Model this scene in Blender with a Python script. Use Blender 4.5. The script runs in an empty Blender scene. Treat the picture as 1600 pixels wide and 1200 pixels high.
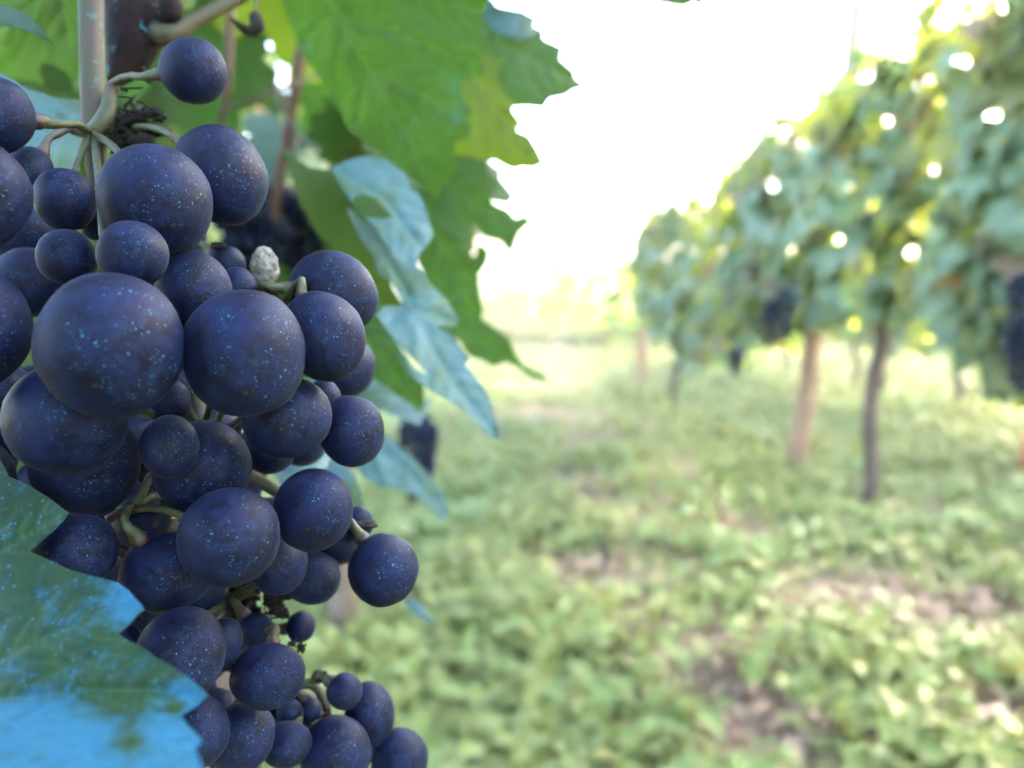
import bpy, bmesh, math, random
import numpy as np
from mathutils import Vector, Matrix, Quaternion, noise
from mathutils.geometry import delaunay_2d_cdt

# ------------------------------------------------------------------ camera, sky, sun, exposure
SC = bpy.context.scene
COL = SC.collection
FPX = 1232.0                                   # focal length in pixels of the 1600 px frame
PITCH = math.atan(160 / FPX)                   # horizon at y = 440
CAM = Vector((0, 0, 1.0))
FWD = Vector((0, math.cos(PITCH), -math.sin(PITCH)))
UPV = Vector((0, math.sin(PITCH), math.cos(PITCH)))
RGT = Vector((1, 0, 0))
cd = bpy.data.cameras.new('camera'); cam = bpy.data.objects.new('camera', cd); COL.objects.link(cam)
cam.location = CAM; cam.rotation_euler = (math.pi / 2 - PITCH, 0, 0)
cd.sensor_fit = 'HORIZONTAL'; cd.sensor_width = 36; cd.lens = FPX / 1600 * 36
cd.clip_start = 0.005; cd.clip_end = 2000
cd.dof.use_dof = True; cd.dof.focus_distance = 0.099
cd.dof.aperture_fstop = cd.lens / 1.75         # a 1.75 mm wide phone aperture
SC.camera = cam

SUN_EL, SUN_AZ = math.radians(22), math.radians(58)   # azimuth from +Y towards +X: behind the right row
wd = bpy.data.worlds.new('World'); SC.world = wd; wd.use_nodes = True
wn = wd.node_tree.nodes; bg = wn['Background']
sky = wn.new('ShaderNodeTexSky'); sky.sky_type = 'NISHITA'; sky.sun_disc = False
sky.sun_elevation = SUN_EL; sky.sun_rotation = SUN_AZ
sky.air_density = 1.0; sky.dust_density = 2.4; sky.ozone_density = 1.0
wd.node_tree.links.new(sky.outputs[0], bg.inputs[0]); bg.inputs[1].default_value = 0.15
sd = bpy.data.lights.new('sun', 'SUN'); sun = bpy.data.objects.new('sun', sd); COL.objects.link(sun)
sd.energy = 1.5; sd.angle = math.radians(12); sd.color = (1.0, 0.93, 0.80)
sun.rotation_euler = (math.pi / 2 - SUN_EL, 0, math.pi - SUN_AZ)
SC.view_settings.view_transform = 'Standard'; SC.view_settings.look = 'None'
SC.view_settings.gamma = 1.0; SC.view_settings.exposure = 4.15
SC.render.engine = 'CYCLES'
SC.cycles.use_denoising = True
SC.cycles.max_bounces = 5; SC.cycles.diffuse_bounces = 3; SC.cycles.transmission_bounces = 3; SC.cycles.glossy_bounces = 2
SC.cycles.use_adaptive_sampling = True; SC.cycles.adaptive_threshold = 0.05; SC.cycles.adaptive_min_samples = 12
SC.cycles.caustics_reflective = False; SC.cycles.caustics_refractive = False

RNG = random.Random(7)

def at(x, y, d):
    """a pixel of the 1600x1200 frame at axial depth d (m) -> world point"""
    return CAM + FWD * d + RGT * ((x - 800) / FPX * d) - UPV * ((y - 600) / FPX * d)
def gnd(x, y):
    v = at(x, y, 1.0) - CAM
    return CAM + v * (-CAM.z / v.z)

# ------------------------------------------------------------------ scene graph helpers
def link(name, me, parent=None, mats=None):
    o = bpy.data.objects.new(name, me); COL.objects.link(o)
    if parent is not None:
        o.parent = parent
        if me is not None and parent.type == 'EMPTY' or parent.type == 'MESH':
            o.matrix_parent_inverse = Matrix.Translation(-world_loc(parent))
    return o
def world_loc(o):
    # every Empty / parent here only carries a translation, parents' inverses cancel it
    return Vector(o.get('_wl', (0, 0, 0)))
def empty(name, loc):
    o = bpy.data.objects.new(name, None); COL.objects.link(o)
    o.location = loc; o.empty_display_size = 0.05; o['_wl'] = tuple(loc)
    return o
def tag(o, label=None, cat=None, group=None, kind=None):
    if label: o['label'] = label
    if cat: o['category'] = cat
    if group: o['group'] = group
    if kind: o['kind'] = kind
    return o
def mesh(name, verts, faces, mat=None, smooth=True, attrs=None):
    me = bpy.data.meshes.new(name)
    me.from_pydata([tuple(v) for v in verts], [], faces)
    if smooth: me.polygons.foreach_set('use_smooth', [True] * len(me.polygons))
    for k, (typ, data) in (attrs or {}).items():
        a = me.attributes.new(k, typ, 'POINT')
        a.data.foreach_set('vector' if typ == 'FLOAT_VECTOR' else 'value', np.asarray(data, dtype=np.float32).ravel())
    if mat: me.materials.append(mat)
    me.update()
    return me
def part(name, me, parent, loc=(0, 0, 0)):
    """mesh in world coordinates minus loc; parented keeping its place"""
    o = bpy.data.objects.new(name, me); COL.objects.link(o)
    o.parent = parent; pw = world_loc(parent)
    o.location = Vector(loc) - pw; o['_wl'] = tuple(loc)
    return o

def tube_data(pts, rads, seg=8, jitter=0.0, rng=RNG, sub=1, caps=True):
    pts = [Vector(p) for p in pts]
    if sub > 1:                                   # Catmull-Rom refine
        P, R = [], []
        n = len(pts)
        for i in range(n - 1):
            p0, p1, p2, p3 = pts[max(i - 1, 0)], pts[i], pts[i + 1], pts[min(i + 2, n - 1)]
            for k in range(sub):
                t = k / sub
                P.append(0.5 * ((2 * p1) + (p2 - p0) * t + (2 * p0 - 5 * p1 + 4 * p2 - p3) * t * t + (3 * p1 - p0 - 3 * p2 + p3) * t ** 3))
                R.append(rads[i] * (1 - t) + rads[i + 1] * t)
        P.append(pts[-1]); R.append(rads[-1]); pts, rads = P, R
    V, F, T = [], [], []
    n = len(pts); up = None
    for i, p in enumerate(pts):
        tan = (pts[min(i + 1, n - 1)] - pts[max(i - 1, 0)]).normalized()
        if up is None:
            up = tan.orthogonal().normalized()
        else:
            up = (up - tan * up.dot(tan)).normalized()
        side = tan.cross(up)
        for k in range(seg):
            a = 2 * math.pi * k / seg
            r = rads[i] * (1 + jitter * rng.uniform(-1, 1))
            V.append(p + (up * math.cos(a) + side * math.sin(a)) * r); T.append(i / (n - 1))
    for i in range(n - 1):
        for k in range(seg):
            a, b = i * seg + k, i * seg + (k + 1) % seg
            F.append((a, b, b + seg, a + seg))
    if caps:
        V.append(pts[0]); T.append(0); V.append(pts[-1]); T.append(1)
        c0, c1 = len(V) - 2, len(V) - 1
        for k in range(seg):
            F.append((c0, (k + 1) % seg, k)); F.append((c1, (n - 1) * seg + k, (n - 1) * seg + (k + 1) % seg))
    return V, F, T
def tube(name, pts, rads, mat, parent, **kw):
    V, F, T = tube_data(pts, rads, **kw)
    c = Vector(pts[0]); V = [v - c for v in V]
    return part(name, mesh(name, V, F, mat, attrs={'t': ('FLOAT', T)}), parent, c)

# ------------------------------------------------------------------ materials
class NT:
    def __init__(s, name):
        s.m = bpy.data.materials.new(name); s.m.use_nodes = True
        s.t = s.m.node_tree; s.n = s.t.nodes; s.b = s.n['Principled BSDF']; s.out = s.n['Material Output']
    def node(s, typ, ins=None, **kw):
        n = s.n.new(typ)
        for k, v in kw.items(): setattr(n, k, v)
        for k, v in (ins or {}).items(): s.set(n.inputs[k], v)
        return n
    def set(s, sock, v):
        if isinstance(v, bpy.types.NodeSocket): s.t.links.new(v, sock)
        elif isinstance(v, bpy.types.Node): s.t.links.new(v.outputs[0], sock)
        else:
            if sock.type == 'RGBA' and len(v) == 3: v = (*v, 1)
            sock.default_value = v
    def math(s, op, a, b=0.0, c=0.0, clamp=False):
        return s.node('ShaderNodeMath', {0: a, 1: b, 2: c}, operation=op, use_clamp=clamp).outputs[0]
    def vmath(s, op, a, b=(0, 0, 0), out=0):
        n = s.node('ShaderNodeVectorMath', {0: a, 1: b}, operation=op); return n.outputs[out]
    def mix(s, f, a, b, blend='MIX'):
        n = s.node('ShaderNodeMix', data_type='RGBA', blend_type=blend)
        s.set(n.inputs[0], f); s.set(n.inputs[6], a); s.set(n.inputs[7], b); return n.outputs[2]
    def noise(s, vec, scale, detail=3, rough=0.55, dist=0.0):
        return s.node('ShaderNodeTexNoise', {'Vector': vec, 'Scale': scale, 'Detail': detail, 'Roughness': rough, 'Distortion': dist}).outputs[0]
    def step(s, v, lo, hi, a=0.0, b=1.0):
        return s.node('ShaderNodeMapRange', {0: v, 1: lo, 2: hi, 3: a, 4: b}, interpolation_type='SMOOTHSTEP').outputs[0]
    def attr(s, name, out):
        return s.node('ShaderNodeAttribute', attribute_name=name).outputs[out]
    def rnd(s): return s.node('ShaderNodeObjectInfo').outputs['Random']
    def bump(s, h, strength, dist):
        s.set(s.b.inputs['Normal'], s.node('ShaderNodeBump', {'Height': h, 'Strength': strength, 'Distance': dist}))
    def pr(s, **kw):
        for k, v in kw.items(): s.set(s.b.inputs[k], v)

COPPER = (0.035, 0.19, 0.27)

def grape_material():
    t = NT('grape_skin')
    u = t.attr('unit', 'Vector'); r = t.rnd()
    off = t.node('ShaderNodeCombineXYZ', {0: t.math('MULTIPLY', r, 37.0), 1: t.math('MULTIPLY', r, 91.0), 2: t.math('MULTIPLY', r, 53.0)})
    p = t.vmath('ADD', u, off.outputs[0])
    n1 = t.noise(p, 1.6, 4, .6); n2 = t.noise(p, 7.0, 5, .65); n3 = t.noise(p, 45.0, 3, .6)
    bl = t.math('ADD', t.step(n1, .30, .70, .24, .95), t.step(n2, .3, .7, -.2, .2))
    bl = t.math('ADD', bl, t.step(n3, .25, .75, -.07, .07), clamp=True)
    # bloom rubbed off in smudges
    rub = t.step(t.noise(t.vmath('ADD', p, (9, 3, 1)), 2.4, 4, .65, .9), .54, .66)
    bl = t.math('MULTIPLY', bl, t.math('SUBTRACT', 1.0, t.math('MULTIPLY', rub, .75)))
    skin = t.mix(r, (0.0011, 0.0010, 0.0050), (0.0024, 0.0013, 0.0045))
    bloom = t.mix(t.noise(p, 1.1, 2), (0.0038, 0.0080, 0.039), (0.0080, 0.0122, 0.040))
    col = t.mix(bl, skin, bloom)
    # brown scuffs
    sc = t.math('MULTIPLY', t.step(t.noise(t.vmath('ADD', p, (4, 8, 2)), 2.1, 5, .7, .8), .66, .72), t.step(n2, .4, .6, .2, .8))
    col = t.mix(t.math('MULTIPLY', sc, .5), col, (0.018, 0.020, 0.025))
    # dark pin pricks
    v3 = t.node('ShaderNodeTexVoronoi', {'Vector': p, 'Scale': 7.0})
    pin = t.math('MULTIPLY', t.step(v3.outputs['Distance'], .05, .09, 1, 0), t.step(t.node('ShaderNodeSeparateColor', {0: v3.outputs['Color']}).outputs[0], .7, .72))
    col = t.mix(pin, col, (0.003, 0.0025, 0.003))
    # dried copper spray: droplets of several sizes, mostly on the alley side
    nrm = t.node('ShaderNodeNewGeometry').outputs['Normal']
    side = t.vmath('DOT_PRODUCT', nrm, (0.80, -0.45, 0.15), out='Value')
    patch = t.step(t.math('ADD', t.noise(t.vmath('ADD', p, (1, 7, 5)), 1.8, 3, .6), t.math('MULTIPLY', side, .34)), .51, .76)
    spots = None
    warp = t.vmath('ADD', p, t.vmath('SCALE', t.node('ShaderNodeTexNoise', {'Vector': p, 'Scale': 22.0}).outputs['Color'], (0, 0, 0)))
    dn = t.node('ShaderNodeTexNoise', {'Vector': p, 'Scale': 16.0, 'Detail': 2.0}).outputs['Color']
    wsc = t.node('ShaderNodeVectorMath', {0: dn}, operation='SCALE'); wsc.inputs['Scale'].default_value = 0.06
    warp = t.vmath('ADD', p, wsc.outputs[0])
    for sc_, hi in ((5.5, .17), (10.0, .25), (19.0, .32)):
        v = t.node('ShaderNodeTexVoronoi', {'Vector': warp, 'Scale': sc_})
        cr = t.node('ShaderNodeSeparateColor', {0: v.outputs['Color']})
        size = t.math('MULTIPLY', t.step(cr.outputs[0], .50, 1.0, 0, hi), patch)
        m = t.math('MULTIPLY', t.math('GREATER_THAN', size, .03), t.step(t.math('SUBTRACT', v.outputs['Distance'], size), -.05, .015, 1, 0))
        m = t.math('MULTIPLY', m, t.math('ADD', .5, t.math('MULTIPLY', cr.outputs[1], .5)))
        spots = m if spots is None else t.math('MAXIMUM', spots, m)
    spots = t.math('MULTIPLY', spots, t.step(n3, .3, .6, .5, 1))
    film = t.math('MULTIPLY', t.math('MULTIPLY', patch, t.step(n2, .48, .7)), .22)
    col = t.mix(film, col, (0.014, 0.046, 0.066))
    col = t.mix(spots, col, (0.026, 0.140, 0.205))
    # blossom scar at the free end
    d = t.vmath('DISTANCE', u, (0, 0, -1.0), out='Value')
    dd = t.math('ADD', d, t.math('MULTIPLY', t.math('SUBTRACT', n2, .5), .16))
    col = t.mix(t.step(dd, .06, .22, .6, 0), col, (0.005, 0.0045, 0.005))
    col = t.mix(t.step(d, .025, .05, .8, 0), col, (0.030, 0.024, 0.018))
    t.pr(**{'Base Color': col, 'Roughness': t.math('ADD', .50, t.math('MULTIPLY', bl, .16)), 'Specular IOR Level': 0.12,
            'Sheen Weight': 0.01, 'Sheen Roughness': 0.4, 'Sheen Tint': (0.75, 0.82, 1.0)})
    h = t.math('ADD', t.math('MULTIPLY', n3, .25), t.math('ADD', t.math('MULTIPLY', n2, .3), t.math('MULTIPLY', spots, .5)))
    t.bump(h, .22, .0004)
    return t.m

def leaf_material(name, c1, c2, tr, copper=0.0, trans=0.35, rough=0.45, use_attr=False, spec=0.5, scale=60.0, cop_col=(0.03, 0.13, 0.17), vein_amt=.55, soft=0.0):
    """two-tone leaf with residue blotches; coordinates are object space metres"""
    t = NT(name)
    oc = t.node('ShaderNodeTexCoord').outputs['Object']; r = t.rnd()
    off = t.node('ShaderNodeCombineXYZ', {0: t.math('MULTIPLY', r, 3.1), 1: t.math('MULTIPLY', r, 7.7), 2: r})
    p = t.vmath('ADD', oc, off.outputs[0])
    dt = 3 if use_attr else 1
    n1 = t.noise(p, scale, dt, .6); n2 = t.noise(p, scale * 6, dt, .65)
    f = t.math('ADD', t.step(n1, .3, .7), t.step(n2, .3, .7, -.2, .2), clamp=True)
    col = t.mix(f, c1, c2)
    if not soft: col = t.mix(t.math('MULTIPLY', r, .45), col, t.mix(.5, c2, (0.14, 0.17, 0.03)))
    if use_attr:
        vein = t.attr('vein', 'Fac'); col = t.mix(t.math('MULTIPLY', vein, vein_amt), col, tuple(c * 2.2 + .01 for c in c2))
    if copper > 0:
        m = t.math('ADD', t.noise(t.vmath('ADD', p, (.3, .1, .7)), scale * 1.3, dt + 1, .65, .5), t.math('MULTIPLY', n2, .22))
        cm = t.step(m, .78 - .42 * copper, .92 - .42 * copper, 0, .92)
        if use_attr:
            ca = t.attr('copper', 'Fac')
            m2 = t.math('ADD', m, t.math('MULTIPLY', t.math('SUBTRACT', ca, .5), .9))
            cm = t.step(m2, .78 - .42 * copper - soft, .96 - .42 * copper + soft, 0, .95)
            if soft:
                vo = t.node('ShaderNodeTexVoronoi', {'Vector': p, 'Scale': 1500.0}); vr = t.node('ShaderNodeSeparateColor', {0: vo.outputs['Color']})
                dots = t.math('MULTIPLY', t.math('GREATER_THAN', vr.outputs[0], .78), t.step(vo.outputs['Distance'], .18, .42, .75, 0))
                cm = t.math('MAXIMUM', cm, dots)
                vo = t.node('ShaderNodeTexVoronoi', {'Vector': p, 'Scale': 420.0}); vr = t.node('ShaderNodeSeparateColor', {0: vo.outputs['Color']})
                cm = t.math('MULTIPLY', cm, t.step(t.math('ADD', vo.outputs['Distance'], vr.outputs[0]), .22, .40, .35, 1))
        col = t.mix(cm, col, t.mix(n2, cop_col, tuple(min(1, c * 1.6) for c in cop_col)))
    t.pr(**{'Base Color': col, 'Roughness': rough, 'Specular IOR Level': spec})
    h = t.math('ADD', n1, t.math('MULTIPLY', n2, .4))
    if use_attr: h = t.math('ADD', h, t.math('MULTIPLY', t.attr('vein', 'Fac'), 1.2))
    t.bump(h, .25, .0004 if use_attr else .002)
    tb = t.node('ShaderNodeBsdfTranslucent', {'Color': t.mix(f, tr, tuple(c * .75 for c in tr))})
    ms = t.node('ShaderNodeMixShader', {0: trans, 1: t.b.outputs[0], 2: tb.outputs[0]})
    t.set(t.out.inputs['Surface'], ms.outputs[0])
    return t.m

def simple_material(name, ca, cb, scale, rough=.7, stretch=(1, 1, 1), spots=None, bump=.3, bdist=.002, spec=.3, spot_scale=300, spot_lo=.62):
    t = NT(name)
    oc = t.node('ShaderNodeTexCoord').outputs['Object']
    p = t.vmath('ADD', t.vmath('MULTIPLY', oc, stretch), t.node('ShaderNodeCombineXYZ', {0: t.math('MULTIPLY', t.rnd(), 5.0)}).outputs[0])
    n1 = t.noise(p, scale, 5, .65, .3); n2 = t.noise(p, scale * 5, 4, .6)
    col = t.mix(t.step(t.math('ADD', t.math('MULTIPLY', n1, .7), t.math('MULTIPLY', n2, .3)), .33, .67), ca, cb)
    if spots:
        m = t.step(t.noise(t.vmath('ADD', oc, (3, 2, 1)), spot_scale, 3, .6), spot_lo, spot_lo + .06, 0, .9)
        col = t.mix(m, col, spots)
    t.pr(**{'Base Color': col, 'Roughness': rough, 'Specular IOR Level': spec})
    t.bump(t.math('ADD', n1, t.math('MULTIPLY', n2, .5)), bump, bdist)
    return t.m

def stem_material():
    """green stalk, turning wine red at its swollen berry end (t = 1)"""
    t = NT('stalk')
    oc = t.node('ShaderNodeTexCoord').outputs['Object']
    n1 = t.noise(oc, 400, 4, .6); n2 = t.noise(oc, 1800, 3, .6); n3 = t.noise(t.vmath('ADD', oc, (1, 0, 0)), 250, 2, .5)
    g = t.mix(t.step(n1, .35, .65), (0.025, 0.033, 0.008), (0.042, 0.046, 0.014))
    g = t.mix(t.step(n3, .55, .72, 0, .7), g, (0.07, 0.036, 0.026))
    tt = t.math('ADD', t.attr('t', 'Fac'), t.math('MULTIPLY', t.math('SUBTRACT', n1, .5), .3))
    g = t.mix(t.step(tt, .68, .92), g, (0.040, 0.010, 0.012))
    g = t.mix(t.step(n2, .62, .70, 0, .5), g, (0.02, 0.015, 0.012))
    t.pr(**{'Base Color': g, 'Roughness': .55, 'Subsurface Weight': .0})
    t.bump(t.math('ADD', n1, n2), .4, .0004)
    return t.m

def weed_material(name, trans=.3):
    t = NT(name)
    c = t.node('ShaderNodeAttribute', attribute_name='tint').outputs['Color']
    t.pr(**{'Base Color': c, 'Roughness': .55, 'Specular IOR Level': .35})
    tb = t.node('ShaderNodeBsdfTranslucent', {'Color': t.mix(.35, c, (0.20, 0.26, 0.04))})
    ms = t.node('ShaderNodeMixShader', {0: trans, 1: t.b.outputs[0], 2: tb.outputs[0]})
    t.set(t.out.inputs['Surface'], ms.outputs[0])
    return t.m

def ground_material():
    t = NT('soil_and_turf')
    oc = t.node('ShaderNodeTexCoord').outputs['Object']
    n1 = t.noise(oc, .9, 5, .6); n2 = t.noise(oc, 9, 6, .65); n3 = t.noise(oc, 60, 4, .6)
    soil = t.mix(n3, (0.17, 0.100, 0.062), (0.26, 0.170, 0.110))
    turf = t.mix(n2, (0.12, 0.155, 0.05), (0.19, 0.21, 0.08))
    col = t.mix(t.step(t.math('ADD', n1, t.math('MULTIPLY', t.math('SUBTRACT', n2, .5), .9)), .40, .56), soil, turf)
    t.pr(**{'Base Color': col, 'Roughness': .9, 'Specular IOR Level': .15})
    t.bump(t.math('ADD', n2, n3), .6, .03)
    return t.m

M = {}
M['grape'] = grape_material()
M['green'] = leaf_material('leaf_green', (0.022, 0.056, 0.013), (0.034, 0.076, 0.018), (0.048, 0.140, 0.014), copper=.12, trans=.45, rough=.6, spec=.25, use_attr=True, scale=40)
M['deep'] = leaf_material('leaf_deep_green', (0.016, 0.040, 0.009), (0.026, 0.056, 0.011), (0.038, 0.10, 0.008), trans=.4, rough=.6, spec=.25, use_attr=True, scale=40)
M['lime'] = leaf_material('leaf_lime', (0.045, 0.075, 0.014), (0.06, 0.085, 0.016), (0.15, 0.25, 0.012), trans=.5, rough=.6, spec=.25, use_attr=True, scale=40)
M['teal'] = leaf_material('leaf_copper_sky_sheen', (0.026, 0.066, 0.038), (0.042, 0.086, 0.056), (0.03, 0.07, 0.03), copper=.70, trans=.14, rough=.6, spec=.3, use_attr=True, scale=30, cop_col=(0.046, 0.096, 0.100))  # pale blue: copper residue plus sky reflection put into the colour
M['spray'] = leaf_material('leaf_copper_coated', (0.006, 0.024, 0.010), (0.014, 0.036, 0.010), (0.03, 0.06, 0.02), copper=.6, trans=.08, rough=.6, use_attr=True, scale=260, spec=.12, cop_col=(0.0120, 0.070, 0.120), vein_amt=.4, soft=.16)
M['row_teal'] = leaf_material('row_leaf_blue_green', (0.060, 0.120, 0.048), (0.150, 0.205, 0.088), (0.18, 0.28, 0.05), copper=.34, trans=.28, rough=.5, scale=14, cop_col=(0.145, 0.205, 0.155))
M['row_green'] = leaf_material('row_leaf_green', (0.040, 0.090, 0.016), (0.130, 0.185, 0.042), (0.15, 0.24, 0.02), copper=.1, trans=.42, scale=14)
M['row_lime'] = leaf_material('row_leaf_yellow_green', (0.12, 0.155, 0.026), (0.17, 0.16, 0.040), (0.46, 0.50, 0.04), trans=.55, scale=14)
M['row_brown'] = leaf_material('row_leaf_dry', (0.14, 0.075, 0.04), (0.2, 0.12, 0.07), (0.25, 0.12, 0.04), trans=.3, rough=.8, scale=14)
M['stalk'] = stem_material()
M['peduncle'] = simple_material('peduncle_skin', (0.034, 0.048, 0.020), (0.055, 0.034, 0.034), 260, .7, (1, 1, .3), spots=(0.04, 0.075, 0.075), bump=.25, bdist=.0005, spot_scale=420, spot_lo=.6)
M['cane'] = simple_material('cane_bark', (0.004, 0.0022, 0.0026), (0.012, 0.006, 0.006), 260, .75, (1, 1, .4), spots=(0.025, 0.09, 0.13), bump=.6, bdist=.001, spot_scale=330, spot_lo=.60, spec=.12)
M['cane_brown'] = simple_material('cane_red_brown', (0.06, 0.030, 0.022), (0.10, 0.052, 0.038), 90, .6, (1, 1, .2), bump=.3)
M['cane_green'] = simple_material('shoot_green', (0.035, 0.042, 0.015), (0.05, 0.034, 0.02), 150, .6, spots=(0.06, 0.17, 0.22), bump=.3, bdist=.0005, spot_scale=300, spot_lo=.62)
M['dry'] = simple_material('dried_brown', (0.003, 0.0025, 0.002), (0.014, 0.010, 0.007), 900, .8, bump=.6, bdist=.0005)
M['husk'] = simple_material('pale_husk', (0.15, 0.135, 0.11), (0.24, 0.22, 0.19), 700, .8, spots=(0.07, 0.05, 0.04), bump=.8, bdist=.0008, spot_scale=900, spot_lo=.63)
M['wood'] = simple_material('stake_wood', (0.19, 0.105, 0.062), (0.30, 0.180, 0.110), 14, .85, (1, 1, .12), bump=.6, bdist=.006)
M['greywood'] = simple_material('grey_stake_wood', (0.10, 0.070, 0.050), (0.17, 0.125, 0.092), 14, .85, (1, 1, .12), bump=.6, bdist=.006)
M['bark'] = simple_material('vine_bark', (0.050, 0.032, 0.024), (0.13, 0.090, 0.068), 22, .9, (1, 1, .2), bump=.9, bdist=.012)
M['weed'] = weed_material('weed_leaf'); M['straw'] = weed_material('dry_straw', .12)
M['ground'] = ground_material()
M['plaster'] = simple_material('pink_plaster', (0.58, 0.42, 0.36), (0.66, 0.50, 0.44), 1.5, .9)
M['tiles'] = simple_material('roof_tiles', (0.22, 0.10, 0.07), (0.32, 0.16, 0.11), 4, .9)
M['glass'] = simple_material('dark_pane', (0.02, 0.025, 0.03), (0.04, 0.045, 0.05), 3, .15, spec=.6)
M['orange'] = simple_material('orange_plastic', (0.42, 0.12, 0.05), (0.5, 0.17, 0.07), 20, .6)

# ------------------------------------------------------------------ leaves
def in_poly(x, y, P):
    c = False; n = len(P); j = n - 1
    for i in range(n):
        xi, yi = P[i]; xj, yj = P[j]
        if (yi > y) != (yj > y) and x < (xj - xi) * (y - yi) / (yj - yi) + xi: c = not c
        j = i
    return c
def serrate(P, tooth, amp, rng):
    out = []; n = len(P)
    area = sum(P[i][0] * P[(i + 1) % n][1] - P[(i + 1) % n][0] * P[i][1] for i in range(n))
    sg = 1 if area > 0 else -1
    for i in range(n):
        (x0, y0), (x1, y1) = P[i], P[(i + 1) % n]
        L = math.hypot(x1 - x0, y1 - y0); k = max(1, int(L / tooth))
        nx, ny = sg * (y1 - y0) / max(L, 1e-6), -sg * (x1 - x0) / max(L, 1e-6)
        out.append((x0, y0))
        for q in range(k if L > tooth * .8 else 0):
            a = (q + rng.uniform(.50, .72)) / k; h = amp * rng.uniform(.4, 1.1)
            out.append((x0 + (x1 - x0) * a + nx * h, y0 + (y1 - y0) * a + ny * h))
            if q < k - 1:
                a = (q + 1) / k; out.append((x0 + (x1 - x0) * a, y0 + (y1 - y0) * a))
    return out
def cdt_fill(P, step, rng):
    xs = [p[0] for p in P]; ys = [p[1] for p in P]
    pts = [Vector(p) for p in P]
    y = min(ys) + step * .5
    row = 0
    while y < max(ys):
        x = min(xs) + step * (.5 if row % 2 else 0)
        while x < max(xs):
            if in_poly(x, y, P):
                near = min((x - a[0]) ** 2 + (y - a[1]) ** 2 for a in P)
                if near > (step * .45) ** 2:
                    pts.append(Vector((x + rng.uniform(-.1, .1) * step, y + rng.uniform(-.1, .1) * step)))
            x += step
        y += step * .87; row += 1
    r = delaunay_2d_cdt(pts, [], [list(range(len(P)))], 1, 1e-4)
    return [tuple(v) for v in r[0]], [tuple(f) for f in r[2]]
def seg_dist(px, py, a, b):
    ax, ay = a; bx, by = b; dx, dy = bx - ax, by - ay
    t = max(0, min(1, ((px - ax) * dx + (py - ay) * dy) / (dx * dx + dy * dy + 1e-9)))
    return math.hypot(px - ax - t * dx, py - ay - t * dy)

def traced_leaf(parent, outline, d0, gx, gy, mat, veins=(), step=9, tooth=16, amp=4, bulge=.03, seed=1, copper=None, fold=None, name='leaf', waves=1.0):
    """a near leaf: outline, own depth and tilt (gx, gy: metres of depth per 100 px), veins raised, blade puckered"""
    rng = random.Random(seed)
    P = serrate(outline, tooth, amp, rng) if amp > 0 else list(outline)
    V2, F = cdt_fill(P, step, rng)
    xc = sum(p[0] for p in outline) / len(outline); yc = sum(p[1] for p in outline) / len(outline)
    sz = max(max(p[0] for p in outline) - min(p[0] for p in outline), max(p[1] for p in outline) - min(p[1] for p in outline))
    W, vein, cop = [], [], []
    sec = []
    for v in veins:
        acc = 18
        for i in range(len(v) - 1):
            (x0, y0), (x1, y1) = v[i], v[i + 1]; Ls = math.hypot(x1 - x0, y1 - y0); ux, uy = (x1 - x0) / Ls, (y1 - y0) / Ls
            while acc < Ls:
                for sg in (-1, 1):
                    an = sg * rng.uniform(.7, 1.0); ln = rng.uniform(35, 75); px, py = x0 + ux * acc, y0 + uy * acc
                    ex, ey = ux * math.cos(an) - uy * math.sin(an), ux * math.sin(an) + uy * math.cos(an)
                    q = (px + ex * ln * .5, py + ey * ln * .5); sec.append([(px, py), q, (q[0] + (ex * .8 + ux * .6) * ln * .5, q[1] + (ey * .8 + uy * .6) * ln * .5)])
                acc += rng.uniform(26, 40)
            acc -= Ls
    for (x, y) in V2:
        dv = min((seg_dist(x, y, v[i], v[i + 1]) for v in veins for i in range(len(v) - 1)), default=999)
        ve = math.exp(-(dv / 3.2) ** 2)
        ds = min((seg_dist(x, y, v[i], v[i + 1]) for v in sec for i in range(2)), default=999)
        ve = max(ve, .55 * math.exp(-(ds / 3.0) ** 2))
        d = d0 + gx * (x - xc) / 100 + gy * (y - yc) / 100
        u = math.hypot(x - xc, y - yc) / sz
        d += d0 * (bulge * (u * u * 3 - .4) + waves * .012 * noise.noise(Vector((x / 80 + seed * 7, y / 80, seed))) + waves * .0015 * noise.noise(Vector((x / 18, y / 18 + seed, 3))))
        d += d0 * .004 * math.exp(-(dv / 7) ** 2) + d0 * .0025 * math.exp(-(ds / 6) ** 2)
        if fold: d += fold(x, y)
        W.append(at(x, y, d)); vein.append(ve)
        cop.append(copper(x, y) if copper else .5)
    c = at(xc, yc, d0)
    me = mesh(name, [w - c for w in W], F, mat, attrs={'vein': ('FLOAT', vein), 'copper': ('FLOAT', cop)})
    return part(name, me, parent, c)

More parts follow.
